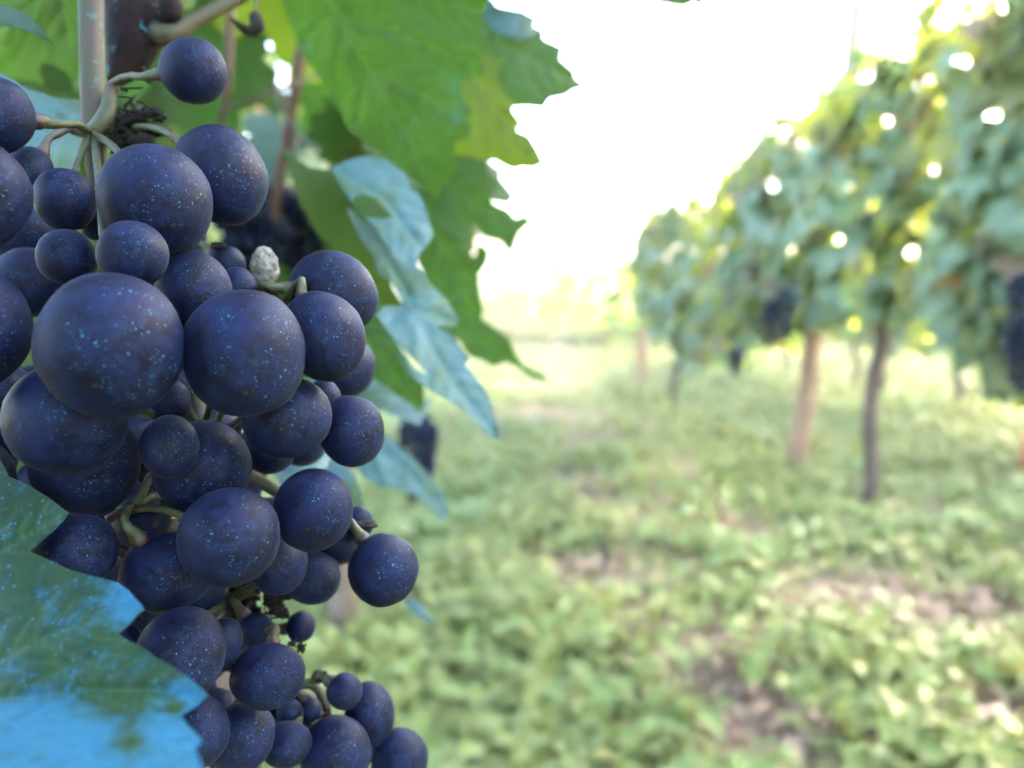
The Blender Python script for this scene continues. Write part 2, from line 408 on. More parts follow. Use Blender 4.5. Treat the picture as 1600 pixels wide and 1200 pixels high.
LOBES = [(0, 1.0), (13, .84), (25, .66), (33, .62), (42, .76), (53, .92), (64, .74), (76, .58), (90, .66), (106, .74), (122, .64), (142, .60), (158, .52), (170, .34), (180, .12)]
def lobe_r(a):
    a = abs((math.degrees(a) + 180) % 360 - 180)
    for (a0, r0), (a1, r1) in zip(LOBES, LOBES[1:]):
        if a <= a1: return r0 + (r1 - r0) * (a - a0) / (a1 - a0)
    return .1
def leaf_mesh(name, seed, mat, nseg=44, step=.34, curl=1.0, attrs=True):
    """a five-lobed vine leaf one unit from stalk to tip, tip at -Y, upper face +Z"""
    rng = random.Random(seed)
    P = []
    for k in range(nseg):
        a = 2 * math.pi * k / nseg
        r = lobe_r(a) * (1 + (.055 if k % 2 else -.055)) * rng.uniform(.94, 1.06)
        P.append((math.sin(a) * r, -math.cos(a) * r))
    V2, F = cdt_fill(P, step, rng)
    f1, f2, f3 = rng.uniform(.05, .3), rng.uniform(.1, .4), rng.uniform(-.2, .2)
    V = []; vein = []
    for x, y in V2:
        r = math.hypot(x, y); a = math.atan2(x, -y)
        z = abs(x) * f1 * curl - r * r * f2 * curl * .6 + x * y * f3 + .07 * noise.noise(Vector((x * 2.2 + seed, y * 2.2, seed * .3)))
        V.append((x, y, z))
        dv = min(abs(math.sin(a - b)) * r if math.cos(a - b) > 0 else r for b in (0, .92, -.92, 1.85, -1.85))
        vein.append(math.exp(-(dv / .03) ** 2))
    F = [f if (Vector((V2[f[1]][0] - V2[f[0]][0], V2[f[1]][1] - V2[f[0]][1], 0)).cross(Vector((V2[f[2]][0] - V2[f[0]][0], V2[f[2]][1] - V2[f[0]][1], 0)))).z > 0 else tuple(reversed(f)) for f in F]
    return mesh(name, V, F, mat, attrs={'vein': ('FLOAT', vein), 'copper': ('FLOAT', [.5] * len(V))} if attrs else None)

GAPS = [(214, 150), (408, 80), (478, 142)]       # where sky shows through the left row
def place_leaf(parent, me, p, size, tip_dir, face_dir, rng, name='leaf'):
    q = Vector(p) + Vector(tip_dir).normalized() * size * .25 - CAM; dz = q.dot(FWD)
    if dz > .22 and p[0] < 0:
        px, py = 800 + q.x / dz * FPX, 600 - q.dot(UPV) / dz * FPX
        if any(math.hypot(px - gx_, py - gy_) < size * .50 * FPX / dz for gx_, gy_ in GAPS): return None
    y = -Vector(tip_dir).normalized(); z = Vector(face_dir); z = (z - y * z.dot(y)).normalized(); x = y.cross(z)
    o = bpy.data.objects.new(name, me); COL.objects.link(o); o.parent = parent
    m = Matrix((x, y, z)).transposed().to_4x4()
    o.matrix_local = Matrix.Translation(Vector(p) - world_loc(parent)) @ m @ Matrix.Scale(size, 4)
    return o

ROWLEAF = {k: [leaf_mesh('leaf', 11 + i * 5 + j * 31, M[k], 28, .42, attrs=False) for i in range(4)] for j, k in enumerate(('row_teal', 'row_green', 'row_lime', 'row_brown'))}
NEARLEAF = {k: [leaf_mesh('leaf', 111 + i * 5 + j * 31, M[k], 56, .16) for i in range(3)] for j, k in enumerate(('green', 'deep', 'lime', 'teal'))}

# ------------------------------------------------------------------ ground
gm = bmesh.new()
xs = sorted(set([-900, -400, -150, -60, -25, -12] + [-6 + i * .25 for i in range(65)] + [14, 25, 60, 150, 400, 900]))
ys = sorted(set([-40, -15, -5] + [-1 + i * .25 for i in range(73)] + [20, 26, 40, 80, 200, 500, 1200]))
def gz(x, y):
    if -6 < x < 10 and -1 < y < 17: return .035 * noise.noise(Vector((x * 1.3, y * 1.3, 0))) + .015 * noise.noise(Vector((x * 4, y * 4, 5)))
    return 0.0
gv = [[gm.verts.new((x, y, gz(x, y) - .01)) for x in xs] for y in ys]
for j in range(len(ys) - 1):
    for i in range(len(xs) - 1): gm.faces.new((gv[j][i], gv[j][i + 1], gv[j + 1][i + 1], gv[j + 1][i]))
me = bpy.data.meshes.new('ground'); gm.to_mesh(me); gm.free(); me.materials.append(M['ground'])
for p_ in me.polygons: p_.use_smooth = True
go = bpy.data.objects.new('ground', me); COL.objects.link(go); tag(go, 'bare brown soil showing between the weeds of the vineyard alley', 'ground', kind='structure')

# bare patches: (pixel on the ground, radius m)
BARE = [(gnd(x, y), r) for x, y, r in ((1130, 1090, .22), (1115, 1010, .19), (1210, 1190, .26), (1160, 1140, .22), (1300, 945, .22), (1330, 930, .22), (1470, 965, .30), (1520, 950, .2), (880, 890, .22), (930, 910, .2),
        (1080, 900, .18), (1170, 830, .24), (1220, 1150, .12), (1060, 1060, .13), (1000, 960, .15), (1430, 800, .24), (1590, 1130, .18), (900, 650, .6), (860, 600, .8), (930, 690, .4), (830, 570, 1.0), (900, 760, .25), (960, 790, .22), (1030, 830, .2), (870, 545, 1.2))]
def bare_at(x, y):
    b = 0
    for g, r in BARE:
        q = ((x - g.x) ** 2 + (y - g.y) ** 2) / (r * r)
        b = max(b, math.exp(-q))
    return b

def weeds():
    rng = np.random.default_rng(5)
    V, F, C = [], [], []
    N = 31000
    n = 0
    V_l, F_l, C_l = [], [], []
    while n < N:
        d = 1.1 + 12.5 * rng.random() ** 1.55 if n < N - 5000 else rng.uniform(12.5, 34)
        x = rng.uniform(-1.05, 1.05) * (d * .78 + .6) + d * .05
        y = d
        if rng.random() < min(1, bare_at(x, y) * 1.1): continue
        pn = noise.noise(Vector((x * 1.7, y * 1.7, 2.0)))
        if pn < -.25 and rng.random() < .6: continue
        n += 1
        kind = rng.random()
        sz = rng.uniform(.6, 1.3) * (1.0 + .03 * d) * (1 if d < 12.5 else 2.2)
        hue = rng.random()
        tone = np.array([.160, .215, .050]) * (1 - hue) + np.array([.220, .235, .060]) * hue
        if noise.noise(Vector((x * .8 + 9, y * .8, 4.0))) > .12: tone = tone * np.array([.82, .97, 1.05])
        if rng.random() < .03: tone = np.array([.24, .23, .07])
        if y > 6: tone = tone * (1 - min(1, (y - 6) / 8) * .4) + np.array([.24, .20, .09]) * min(1, (y - 6) / 8) * .4
        z0 = gz(x, y) - .012
        if kind < .72:                         # broad leaved weed: several leaves on short stalks
            k = int(rng.integers(5, 10)); h = rng.uniform(.02, .10) * sz
            for q in range(k):
                a = rng.uniform(0, 6.28); rr = rng.uniform(.01, .06) * sz; L = rng.uniform(.03, .068) * sz; w = L * rng.uniform(.28, .42)
                cx, cy, cz = x + math.cos(a) * rr, y + math.sin(a) * rr, z0 + h * rng.uniform(.35, 1.1)
                dx, dy, dz = math.cos(a), math.sin(a), rng.uniform(-.35, .25)
                sx, sy = -math.sin(a) * w, math.cos(a) * w
                b = len(V); tw = rng.uniform(-.4, .4) * w
                V += [(cx, cy, cz), (cx + dx * L * .45 + sx, cy + dy * L * .45 + sy, cz + dz * L * .45 + w * .35 + tw), (cx + dx * L, cy + dy * L, cz + dz * L - .2 * L),
                      (cx + dx * L * .45 - sx, cy + dy * L * .45 - sy, cz + dz * L * .45 + w * .35 - tw), (cx + dx * L * .5, cy + dy * L * .5, cz + dz * L * .5)]
                F += [(b, b + 4, b + 1), (b + 1, b + 4, b + 2), (b + 2, b + 4, b + 3), (b + 3, b + 4, b)]
                c = tone * rng.uniform(.86, 1.14); C += [c] * 5
        else:                                  # tuft of grass
            k = int(rng.integers(5, 10))
            for q in range(k):
                a = rng.uniform(0, 6.28); L = rng.uniform(.05, .14) * sz; w = .0022 * sz; l = rng.uniform(.2, .8)
                bx, by = x + rng.uniform(-.02, .02), y + rng.uniform(-.02, .02)
                sx, sy = -math.sin(a) * w, math.cos(a) * w
                b = len(V)
                V += [(bx - sx, by - sy, z0), (bx + sx, by + sy, z0), (bx + math.cos(a) * L * l * .4 + sx, by + math.sin(a) * L * l * .4 + sy, z0 + L * .7), (bx + math.cos(a) * L * l * .4 - sx, by + math.sin(a) * L * l * .4 - sy, z0 + L * .7),
                      (bx + math.cos(a) * L * l, by + math.sin(a) * L * l, z0 + L * (1 - l * .5))]
                F += [(b, b + 1, b + 2, b + 3), (b + 3, b + 2, b + 4)]
                c = tone * rng.uniform(.85, 1.3) * np.array([1.1, 1.0, .9]); C += [c] * 5
    me = mesh('weeds', V, F, M['weed'], smooth=False)
    a = me.attributes.new('tint', 'FLOAT_COLOR', 'POINT'); C = np.array(C, dtype=np.float32)
    a.data.foreach_set('color', np.concatenate([C, np.ones((len(C), 1), np.float32)], 1).ravel())
    o = bpy.data.objects.new('weeds', me); COL.objects.link(o)
    tag(o, 'pale green low weeds and grass carpeting the alley floor', 'weeds', kind='stuff')
    # straw: dry stems and leaf bits on the bare patches
    V, F, C = [], [], []
    for _ in range(13000):
        if rng.random() < .7:
            g, r = BARE[int(rng.integers(len(BARE)))]; x, y = g.x + rng.normal() * r * .8, g.y + rng.normal() * r * .8
        else:
            d = 1.2 + 9 * rng.random() ** 1.5; x, y = rng.uniform(-.8, 1.0) * d, d
        a = rng.uniform(0, 3.14); L = rng.uniform(.03, .11); w = rng.uniform(.0012, .006); z = gz(x, y) + rng.uniform(0, .025)
        if rng.random() < .25: L, w = rng.uniform(.02, .05), rng.uniform(.008, .02)
        dx, dy, sx, sy = math.cos(a) * L / 2, math.sin(a) * L / 2, -math.sin(a) * w, math.cos(a) * w
        t = rng.uniform(-.012, .012); b = len(V)
        V += [(x - dx - sx, y - dy - sy, z - t), (x - dx + sx, y - dy + sy, z - t + w * .5), (x + dx + sx * .5, y + dy + sy * .5, z + t + w * .5), (x + dx - sx * .5, y + dy - sy * .5, z + t)]
        F.append((b, b + 1, b + 2, b + 3))
        c = np.array([[.23, .140, .085], [.28, .195, .115], [.18, .105, .070]][int(rng.integers(3))]) * rng.uniform(.8, 1.2); C += [c] * 4
    me = mesh('straw', V, F, M['straw'], smooth=False)
    a = me.attributes.new('tint', 'FLOAT_COLOR', 'POINT'); C = np.array(C, dtype=np.float32)
    a.data.foreach_set('color', np.concatenate([C, np.ones((len(C), 1), np.float32)], 1).ravel())
    o = bpy.data.objects.new('straw', me); COL.objects.link(o)
    tag(o, 'dry brown straw and dead leaves scattered on the bare soil', 'straw', kind='stuff')
weeds()

# ------------------------------------------------------------------ stakes
def stake(base, top, r0, r1, mat, label, group='wooden stakes along the vine rows', seed=1):
    rng = random.Random(seed)
    n = 9; base = Vector(base); top = Vector(top)
    pts = [base.lerp(top, i / (n - 1)) + Vector((rng.uniform(-1, 1), rng.uniform(-1, 1), 0)) * r0 * .12 for i in range(n)]
    V, F, T = tube_data(pts, [r0 + (r1 - r0) * i / (n - 1) for i in range(n)], seg=9, jitter=.07, rng=rng)
    o = bpy.data.objects.new('vineyard_stake', mesh('vineyard_stake', [v - base for v in V], F, mat, smooth=True)); COL.objects.link(o)
    o.location = base
    return tag(o, label, 'stake', group)
b = gnd(1240, 740); dpt = (b - CAM).dot(FWD)
stake(b - Vector((0, 0, .15)), at(1340, 8, dpt * .99), .056, .040, M['wood'], 'thick reddish wooden stake leaning in the right-hand row', seed=3)
b = gnd(540, 1000)
stake(b - Vector((0, 0, .15)), b + Vector((-.03, .02, 1.9)), .046, .040, M['greywood'], 'grey-brown stake half hidden below the near grape bunch', seed=4)
b = gnd(1000, 600)
stake(b - Vector((0, 0, .15)), b + Vector((.02, 0, 1.55)), .05, .045, M['wood'], 'pale far stake at the left end of the right-hand row', seed=5)
b = gnd(1535, 612)
stake(b - Vector((0, 0, .15)), b + Vector((.22, 0, .75)), .055, .05, M['greywood'], 'short grey stake tilted right, beyond the right-hand row', seed=6)

# ------------------------------------------------------------------ right row and the rest of the left row
def row_vine(base, height, bottom, length, thick, along, nleaf, label, group, seed, trunk_r=.03, leaf_size=(.075, .125), face=-1, bend=.03, sunlit_top=True, mixw=(.32, .36, .28, .04), arm=True, top_fn=None, bot_fn=None, shift=0.0):
    rng = random.Random(seed); base = Vector(base); al = Vector((along[0], along[1], 0)).normalized(); nr = Vector((al.y, -al.x, 0))  # nr to the right
    root = empty('grapevine', base); tag(root, label, 'grapevine', group)
    hz = bottom + .10
    pts = [base + Vector((0, 0, -.1))] + [base + Vector((rng.uniform(-bend, bend), rng.uniform(-bend, bend), hz * k / 5)) for k in range(1, 5)] + [base + Vector((0, 0, hz))]
    tube('trunk', pts, [trunk_r * 1.35, trunk_r * 1.1, trunk_r, trunk_r * 1.05, trunk_r * .95, trunk_r * .9], M['bark'], root, seg=8, jitter=.2, rng=rng, sub=3)
    head = base + Vector((0, 0, hz))
    if arm:
        for s in (-1, 1):
            tube('arm', [head - Vector((0, 0, .04)), head + al * s * length * .2 + Vector((0, 0, .05)), head + al * s * length * .5 + Vector((0, 0, .03))], [trunk_r * .75, trunk_r * .5, trunk_r * .3], M['bark'], root, seg=6, jitter=.1, rng=rng, sub=3)
        for k in range(6):
            s = (k + .5) / 6 - .5; p0 = head + al * s * length * .9 + Vector((0, 0, .04))
            top = height - rng.uniform(.05, .3)
            tube('cane', [p0, p0 + nr * rng.uniform(-.06, .06) + Vector((0, 0, (top - hz) * .5)), p0 + nr * rng.uniform(-.12, .12) + al * rng.uniform(-.1, .1) + Vector((0, 0, max(.1, top - hz)))], [.006, .005, .003], M['cane_brown'], root, seg=5, rng=rng, sub=2)
    todo = []
    for k in range(nleaf):
        s = rng.uniform(-.56, .56) + shift / length; h = rng.random()
        hh = top_fn(base + al * s * length) if top_fn else height
        bb = (bot_fn(base + al * s * length) if bot_fn else bottom) + .08 * noise.noise(Vector(((base + al * s * length).y * 2.3, seed, 1)))
        z = bb + (hh - bb) * h
        prof = thick * (.45 + .55 * math.sin(math.pi * min(1, max(0, h * .9 + .08))))
        w = rng.choice((-1, -1, -1, 1, 0)) * prof * rng.uniform(.65, 1.05) if rng.random() < .8 else rng.uniform(-prof, prof)
        p = base + al * s * length + nr * w + Vector((0, 0, z - base.z))
        out = nr * (1 if w > 0 else -1)
        fd = out * rng.uniform(.5, 1.2) + Vector((0, 0, rng.uniform(.3, 1.5))) + al * rng.uniform(-.7, .7)
        td = Vector((0, 0, -1)) * rng.uniform(.5, 1.2) + out * rng.uniform(.1, .8) + al * rng.uniform(-.8, .8)
        wts = list(mixw)
        if sunlit_top and h > .66: wts = [.06, .24, .63, .07]  # sunlight on the canopy top put into the leaf colours
        kind = rng.choices(('row_teal', 'row_green', 'row_lime', 'row_brown'), wts)[0]
        sz = rng.uniform(*leaf_size) * (.7 if h > .92 else 1)
        todo.append(((p - CAM).length - (.5 if w < 0 else 0), rng.choice(ROWLEAF[kind]), p, sz, td, fd))
    todo.sort(key=lambda q: q[0])
    for q in todo[:295]: place_leaf(root, q[1], q[2], q[3], q[4], q[5], rng)
    if len(todo) > 295:                                    # the rest of the canopy, joined
        V, F, MI = [], [], []; mats = []
        for q in todo[295:]:
            y_ = -q[4].normalized(); z_ = (q[5] - y_ * q[5].dot(y_)).normalized(); x_ = y_.cross(z_); b_ = len(V)
            V += [q[2] - base + (x_ * v.co.x + y_ * v.co.y + z_ * v.co.z) * q[3] for v in q[1].vertices]
            mt = q[1].materials[0]
            if mt not in mats: mats.append(mt)
            for f in q[1].polygons: F.append(tuple(i + b_ for i in f.vertices)); MI.append(mats.index(mt))
        me = mesh('foliage', V, F)
        for mt in mats: me.materials.append(mt)
        me.polygons.foreach_set('material_index', MI)
        o = part('foliage', me, root, base); o['kind'] = 'stuff'
    return root

AL = Vector((-.11, 1, 0)).normalized()
def right_line(y): return 1.61 - .11 * (y - 3.6)
def top_right(p):
    y = p.y
    base_h = np.interp(y, [-.5, 1.6, 2.2, 3.0, 3.6, 4.6, 5.7, 7.5], [2.2, 2.2, 2.05, 1.97, 1.98, 1.76, 1.64, 1.52])
    return base_h + .10 * noise.noise(Vector((y * 3.1, 0, 7)))
def bottom_right(p): return np.interp(p.y, [1.5, 2.6, 2.9, 3.6, 4.1, 4.6, 5.2, 5.6, 6.2, 8], [.70, .70, .84, .86, .80, .62, .44, .50, .62, .62])
rv = [(.25, .80, 1.7, 'unseen grapevine added to the right-hand row as a sun block, level with the viewer'),  # out of view; added, with a raised top, to keep sun off the bunch
      (1.75, .80, 1.7, 'grapevine at the right edge of the picture, nearest of the right-hand row'),
      (3.6, .84, 2.2, 'grapevine on the dark gnarled trunk right of the reddish stake'),
      (6.2, .52, 2.3, 'grapevine with low hanging leaves left of the reddish stake')]
for i, (y, bot, ln, lab) in enumerate(rv):
    x = right_line(y)
    if i == 2: g = gnd(1352, 788); x, y = g.x, g.y
    if i == 3: g = gnd(1056, 640); x, y = g.x, g.y
    row_vine((x, y, 0), 1.9, bot, ln, .26, AL, (500, 1150, 1400, 1350)[i], lab, 'grapevines of the right-hand row', 40 + i, trunk_r=.036 if i == 2 else .03, top_fn=top_right, leaf_size=(.055, .12), bot_fn=bottom_right, shift=-.75 if i == 3 else 0)

# the next row, seen under the canopy of the right-hand row
nr_ = [(3.2, 'grapevine of the next row, beyond the right picture edge'), (4.6, 'grapevine of the next row, seen under the leaves right of the dark trunk'), (6.0, 'grapevine of the next row, seen between the stake and the dark trunk'), (7.4, 'grapevine of the next row, far behind the reddish stake'), (8.8, 'farthest grapevine of the next row, mostly hidden by the right-hand row')]
for i, (y, lab) in enumerate(nr_):
    row_vine((right_line(y) + 2.05, y, 0), 1.25, .48, 1.45, .26, AL, 200, lab, 'grapevines of the next row', 60 + i, leaf_size=(.09, .15))

def left_line(y): return -.26 - .11 * (y - .3)
lv = [(1.25, 'grapevine right behind the near vine on the left'), (2.25, 'second grapevine behind the near vine, by the grey-brown stake'), (3.3, 'third grapevine behind the near vine in the left-hand row'), (4.4, 'farthest grapevine of the left-hand row')]
for i, (y, lab) in enumerate(lv):
    row_vine((left_line(y) - .12, y, 0), 1.95, .95, 1.0, .2, AL, 95, lab, 'grapevines of the left-hand row', 70 + i, mixw=(.25, .55, .18, .02), leaf_size=(.07, .105))
for i, (y, lab) in enumerate(((-.75, 'unseen grapevine added to the left-hand row for shade, just behind the viewer'), (-1.75, 'unseen grapevine added to the left-hand row for shade, two vines behind the viewer'))):  # unseen vines, added behind the camera to darken the bunch
    row_vine((left_line(y) - .22, y, 0), 1.95, .75, 1.0, .2, AL, 150, lab, 'grapevines of the left-hand row', 80 + i, mixw=(.25, .55, .18, .02), leaf_size=(.07, .105))
# far vines beyond the end of the alley
fv = [(775, 17.5, 1.3, 'pale far grapevine at the end of the alley, beside the pink house'), (822, 16.5, .8, 'pale far grapevine at the alley end, second from the pink house'), (872, 15.5, 1.5, 'pale far grapevine at the alley end, third from the pink house'),
      (925, 14.0, 1.1, 'pale far grapevine at the alley end, second left of the right-hand row'), (978, 12.5, 1.35, 'pale far grapevine at the alley end, next to the right-hand row'), (1030, 11.5, 1.25, 'pale far grapevine half hidden behind the end of the right-hand row'),
      (800, 22.0, 1.35, 'faint bush-like vine farthest off, right of the pink house'), (850, 23.0, 1.7, 'faint tall vine farthest off at the alley end, left one'), (905, 22.0, 1.5, 'faint tall vine farthest off at the alley end, middle one'), (955, 21.0, 1.75, 'faint tall vine farthest off at the alley end, right one')]
for i, (px, d, h, lab) in enumerate(fv):
    p = at(px, 470, d); p.z = 0
    row_vine(p, h, .12, (.62 + .5 * (i % 2)) * (1.5 if i > 5 else 1), .3, (1, .1), 80, lab, 'pale low grapevines at the end of the alley', 90 + i, leaf_size=(.10, .15), mixw=(.1, .4, .5, 0), arm=False)

# ------------------------------------------------------------------ far house, orange marker
def house():
    c = at(700, 440, 46); c.z = 0
    root = empty('farmhouse', c); tag(root, 'pink plastered farmhouse far off behind the near vine leaves', 'house')
    w, dpt, h = 4.3, 3.5, 2.7
    def bx(name, x0, x1, y0, y1, z0, z1, mat, par):
        V = [(x, y, z) for z in (z0, z1) for y in (y0, y1) for x in (x0, x1)]
        return part(name, mesh(name, V, [(0, 2, 3, 1), (4, 5, 7, 6), (0, 1, 5, 4), (2, 6, 7, 3), (0, 4, 6, 2), (1, 3, 7, 5)], mat, smooth=False), par, c)
    bx('wall', -w, w, -dpt, dpt, 0, h, M['plaster'], root)
    V = [(-w - .3, -dpt - .4, h + .003), (w + .3, -dpt - .4, h + .003), (w + .3, dpt + .4, h + .003), (-w - .3, dpt + .4, h + .003), (-w - .3, 0, h + 1.5), (w + .3, 0, h + 1.5)]
    part('roof', mesh('roof', V, [(0, 1, 5, 4), (2, 3, 4, 5), (1, 2, 5), (3, 0, 4), (0, 3, 2, 1)], M['tiles'], smooth=False), root, c)
    for x in (-2.8, -.4):
        wdw = bx('window', x - .5, x + .5, -dpt - .06, -dpt - .002, 1.0, 2.2, M['husk'], root)
        bx('pane', x - .4, x + .4, -dpt - .09, -dpt - .063, 1.1, 2.1, M['glass'], wdw)
house()
g = gnd(1603, 740)
V, F, T = tube_data([g + Vector((0, 0, -.05)), g + Vector((0, 0, .1)), g + Vector((.005, 0, .24)), g + Vector((.005, 0, .26))], [.035, .033, .03, .012], seg=10)
o = bpy.data.objects.new('marker_peg', mesh('marker_peg', [v - g for v in V], F, M['orange'])); COL.objects.link(o); o.location = g
tag(o, 'short orange peg in the grass at the right picture edge', 'peg')

# ------------------------------------------------------------------ grape bunches in the distance
ICO = {}
def ico(n):
    if n not in ICO:
        bm = bmesh.new(); bmesh.ops.create_icosphere(bm, subdivisions=n, radius=1.0)
        ICO[n] = ([v.co.copy() for v in bm.verts], [tuple(v.index for v in f.verts) for f in bm.faces]); bm.free()
    return ICO[n]
V0, F0 = ico(2)
SMALLGRAPE = mesh('grape', V0, F0, M['grape'], attrs={'unit': ('FLOAT_VECTOR', [tuple(v) for v in V0])})
def far_bunch(p, L, W, r, label, group, seed, parts=False, lean=(0, 0)):
    """conical hanging bunch: p is its top"""
    rng = random.Random(seed); p = Vector(p); root = empty('grape_bunch', p); tag(root, label, 'grape bunch', group)
    end = p + Vector((lean[0], lean[1], -L))
    tube('rachis', [p + Vector((0, 0, .04)), p, end], [r * .25, r * .22, r * .12], M['stalk'], root, seg=5, sub=3)
    placed = []
    for _ in range(900):
        h = rng.random() ** 1.1; a = rng.uniform(0, 6.28); w = W * (1 - .72 * h) * math.sqrt(rng.random()) * (.55 + .45 * min(1, h * 6))
        q = p.lerp(end, h) + Vector((math.cos(a) * w, math.sin(a) * w, 0)); rr = r * rng.uniform(.75, 1.1)
        if all((q - o_).length > (rr + r_) * .86 for o_, r_ in placed): placed.append((q, rr))
        if len(placed) > 110: break
    if parts:
        for q, rr in placed:
            o = bpy.data.objects.new('grape', SMALLGRAPE); COL.objects.link(o); o.parent = root; o.location = q - p; o.scale = (rr, rr, rr * 1.05); o.rotation_euler = (rng.uniform(-1, 1), rng.uniform(-1, 1), rng.uniform(0, 6))
    else:
        V1, F1 = ico(1); V, F, U = [], [], []
        for q, rr in placed:
            b_ = len(V); V += [q - p + v * rr for v in V1]; U += [tuple(v) for v in V1]; F += [tuple(i + b_ for i in f) for f in F1]
        o = part('berries', mesh('berries', V, F, M['grape'], attrs={'unit': ('FLOAT_VECTOR', U)}), root, p); o['kind'] = 'stuff'
    return root
far_bunch(at(462, 300, .50), .055, .026, .0062, 'blurred dark bunch behind the upper berries, beside the thin cane', 'blurred bunches deeper in the near vine', 1, True)
far_bunch(at(395, 330, .44), .050, .022, .0062, 'blurred dark bunch just left of the pale shrivelled berry', 'blurred bunches deeper in the near vine', 2, True)
far_bunch(at(650, 655, 1.05), .10, .03, .0070, 'small blurred bunch below the blue sky-sheened leaf', 'blurred bunches deeper in the near vine', 3, True, lean=(.012, 0))
far_bunch(at(729, 340, .85), .045, .014, .0066, 'small blurred bunch in front of the pink house', 'blurred bunches deeper in the near vine', 4, True)
far_bunch(at(640, 745, .95), .030, .012, .0066, 'tiny dark bunch tip hanging under the teal leaf', 'blurred bunches deeper in the near vine', 9, True)
far_bunch(at(1230, 452, 3.62), .24, .075, .0095, 'blue-black bunch hanging just left of the reddish stake', 'bunches in the right-hand row', 5)
far_bunch(at(1206, 470, 3.72), .20, .06, .0095, 'dark bunch half covered by leaves, second left of the reddish stake', 'bunches in the right-hand row', 6)
far_bunch(at(1604, 430, 2.02), .19, .055, .0095, 'upper dark bunch at the right picture edge', 'bunches in the right-hand row', 7)
far_bunch(at(1602, 500, 2.0), .19, .06, .0095, 'lower dark bunch at the right picture edge, hanging below the leaves', 'bunches in the right-hand row', 8)
far_bunch(at(1150, 545, 4.25), .15, .06, .0095, 'dark bunch peeking out below the low hanging leaves', 'bunches in the right-hand row', 10)

# ------------------------------------------------------------------ the near vine
nb = Vector((-.30, .22, 0))
vine = empty('grapevine', nb); tag(vine, 'near grapevine with large green and blue dusted, sky-sheened leaves on the left', 'grapevine')
tube('trunk', [nb + Vector((0, 0, -.1)), nb + Vector((.02, 0, .3)), nb + Vector((-.01, .02, .6)), nb + Vector((0, 0, .86))], [.04, .032, .03, .028], M['bark'], vine, seg=9, jitter=.12, sub=4)
head = nb + Vector((0, 0, .86))
tube('arm', [head - Vector((0, 0, .03)), head + Vector((.0, .1, .1)), at(150, -260, .18)], [.022, .014, .008], M['bark'], vine, seg=8, jitter=.1, sub=4)
# dark cane end, shoot and canes
tube('cane', [at(228, -170, .150), at(222, -60, .146), at(214, 0, .143), at(212, 40, .142), at(204, 78, .141), at(190, 108, .140), at(180, 128, .139)], [.0048, .0047, .0053, .0052, .0042, .0026, .0012], M['cane'], vine, seg=16, jitter=.035, sub=5)
tube('shoot', [at(232, 48, .141), at(262, 54, .140), at(300, 34, .142), at(345, 10, .145), at(400, -22, .15), at(480, -90, .16)], [.0016, .0020, .0014, .0013, .0013, .0012], M['cane_green'], vine, seg=12, jitter=.05, sub=6)
tube('bud', [at(258, 34, .140), at(264, 22, .139), at(266, 6, .139), at(262, -10, .140)], [.0012, .0021, .0020, .0006], M['cane'], vine, seg=12, jitter=.05, sub=4)
tube('cane', [at(362, -60, .36), at(358, 60, .36), at(356, 130, .36), at(346, 190, .37)], [.0021, .0021, .0020, .0016], M['cane_brown'], vine, seg=8, sub=4)
tube('cane', [at(478, -40, .40), at(474, 60, .40), at(462, 130, .40), at(448, 220, .41), at(432, 300, .42), at(430, 360, .43)], [.0036, .0036, .0034, .0030, .0027, .0022], M['cane_brown'], vine, seg=8, sub=4)
tube('tendril', [at(345, 172, .34), at(420, 145, .35), at(480, 122, .37), at(540, 108, .4)], [.0010, .0010, .0010, .0008], M['cane_green'], vine, seg=6, sub=4)
tube('tendril', [at(425, 130, .33), at(450, 185, .33), at(478, 232, .33)], [.0013, .0013, .0011], M['cane_green'], vine, seg=6, sub=4)
tube('tendril', [at(398, -10, .17), at(400, 12, .168), at(396, 26, .166)], [.0004, .0004, .0005], M['cane_green'], vine, seg=6, sub=4)
tube('dry_bract', [at(396, 24, .166), at(402, 40, .165), at(386, 47, .164), at(360, 28, .162)], [.0012, .0015, .0010, .0002], M['dry'], vine, seg=8, jitter=.25, sub=5)

def L(*p): return list(p)
KL = []
def K(mat, d, gx, gy, out, veins=(), **kw):
    KL.append(traced_leaf(vine, out, d, gx, gy, M[mat], veins, seed=len(KL) + 1, **{'step': 6, **kw}))
# big hanging green leaf, top centre
K('green', .215, .004, .010, [(380, -170), (425, -60), (445, 10), (470, 80), (515, 140), (548, 205), (592, 236), (632, 268), (662, 292), (681, 312), (690, 292), (700, 288), (700, 270), (711, 268), (708, 224), (730, 212), (736, 200), (728, 184), (738, 174), (724, 156), (716, 132), (752, 112), (756, 98), (744, 76), (750, 40), (762, 0), (775, -90), (640, -210)],
  [[(470, -120), (520, 20), (575, 110), (630, 200), (681, 312)], [(520, 20), (640, 60), (740, 100)], [(575, 110), (660, 150), (730, 190)], [(520, 20), (480, 60)], [(575, 110), (560, 190)], [(500, -40), (640, -20), (750, 20)]], tooth=13, amp=3, step=7)
K('green', .30, .010, -.004, [(690, -60), (745, -40), (772, 8), (800, 14), (815, 16), (842, 29), (834, 40), (851, 48), (849, 60), (880, 74), (876, 92), (897, 110), (900, 121), (919, 136), (894, 143), (884, 151), (860, 155), (850, 170), (820, 167), (800, 168), (770, 150), (735, 110), (700, 40)], [[(690, 0), (790, 70), (919, 136)]], amp=0)
K('teal', .297, .006, -.012, [(740, -40), (772, 9), (800, 15), (815, 17), (840, 29), (833, 40), (846, 50), (815, 62), (780, 56), (748, 30)], amp=0)
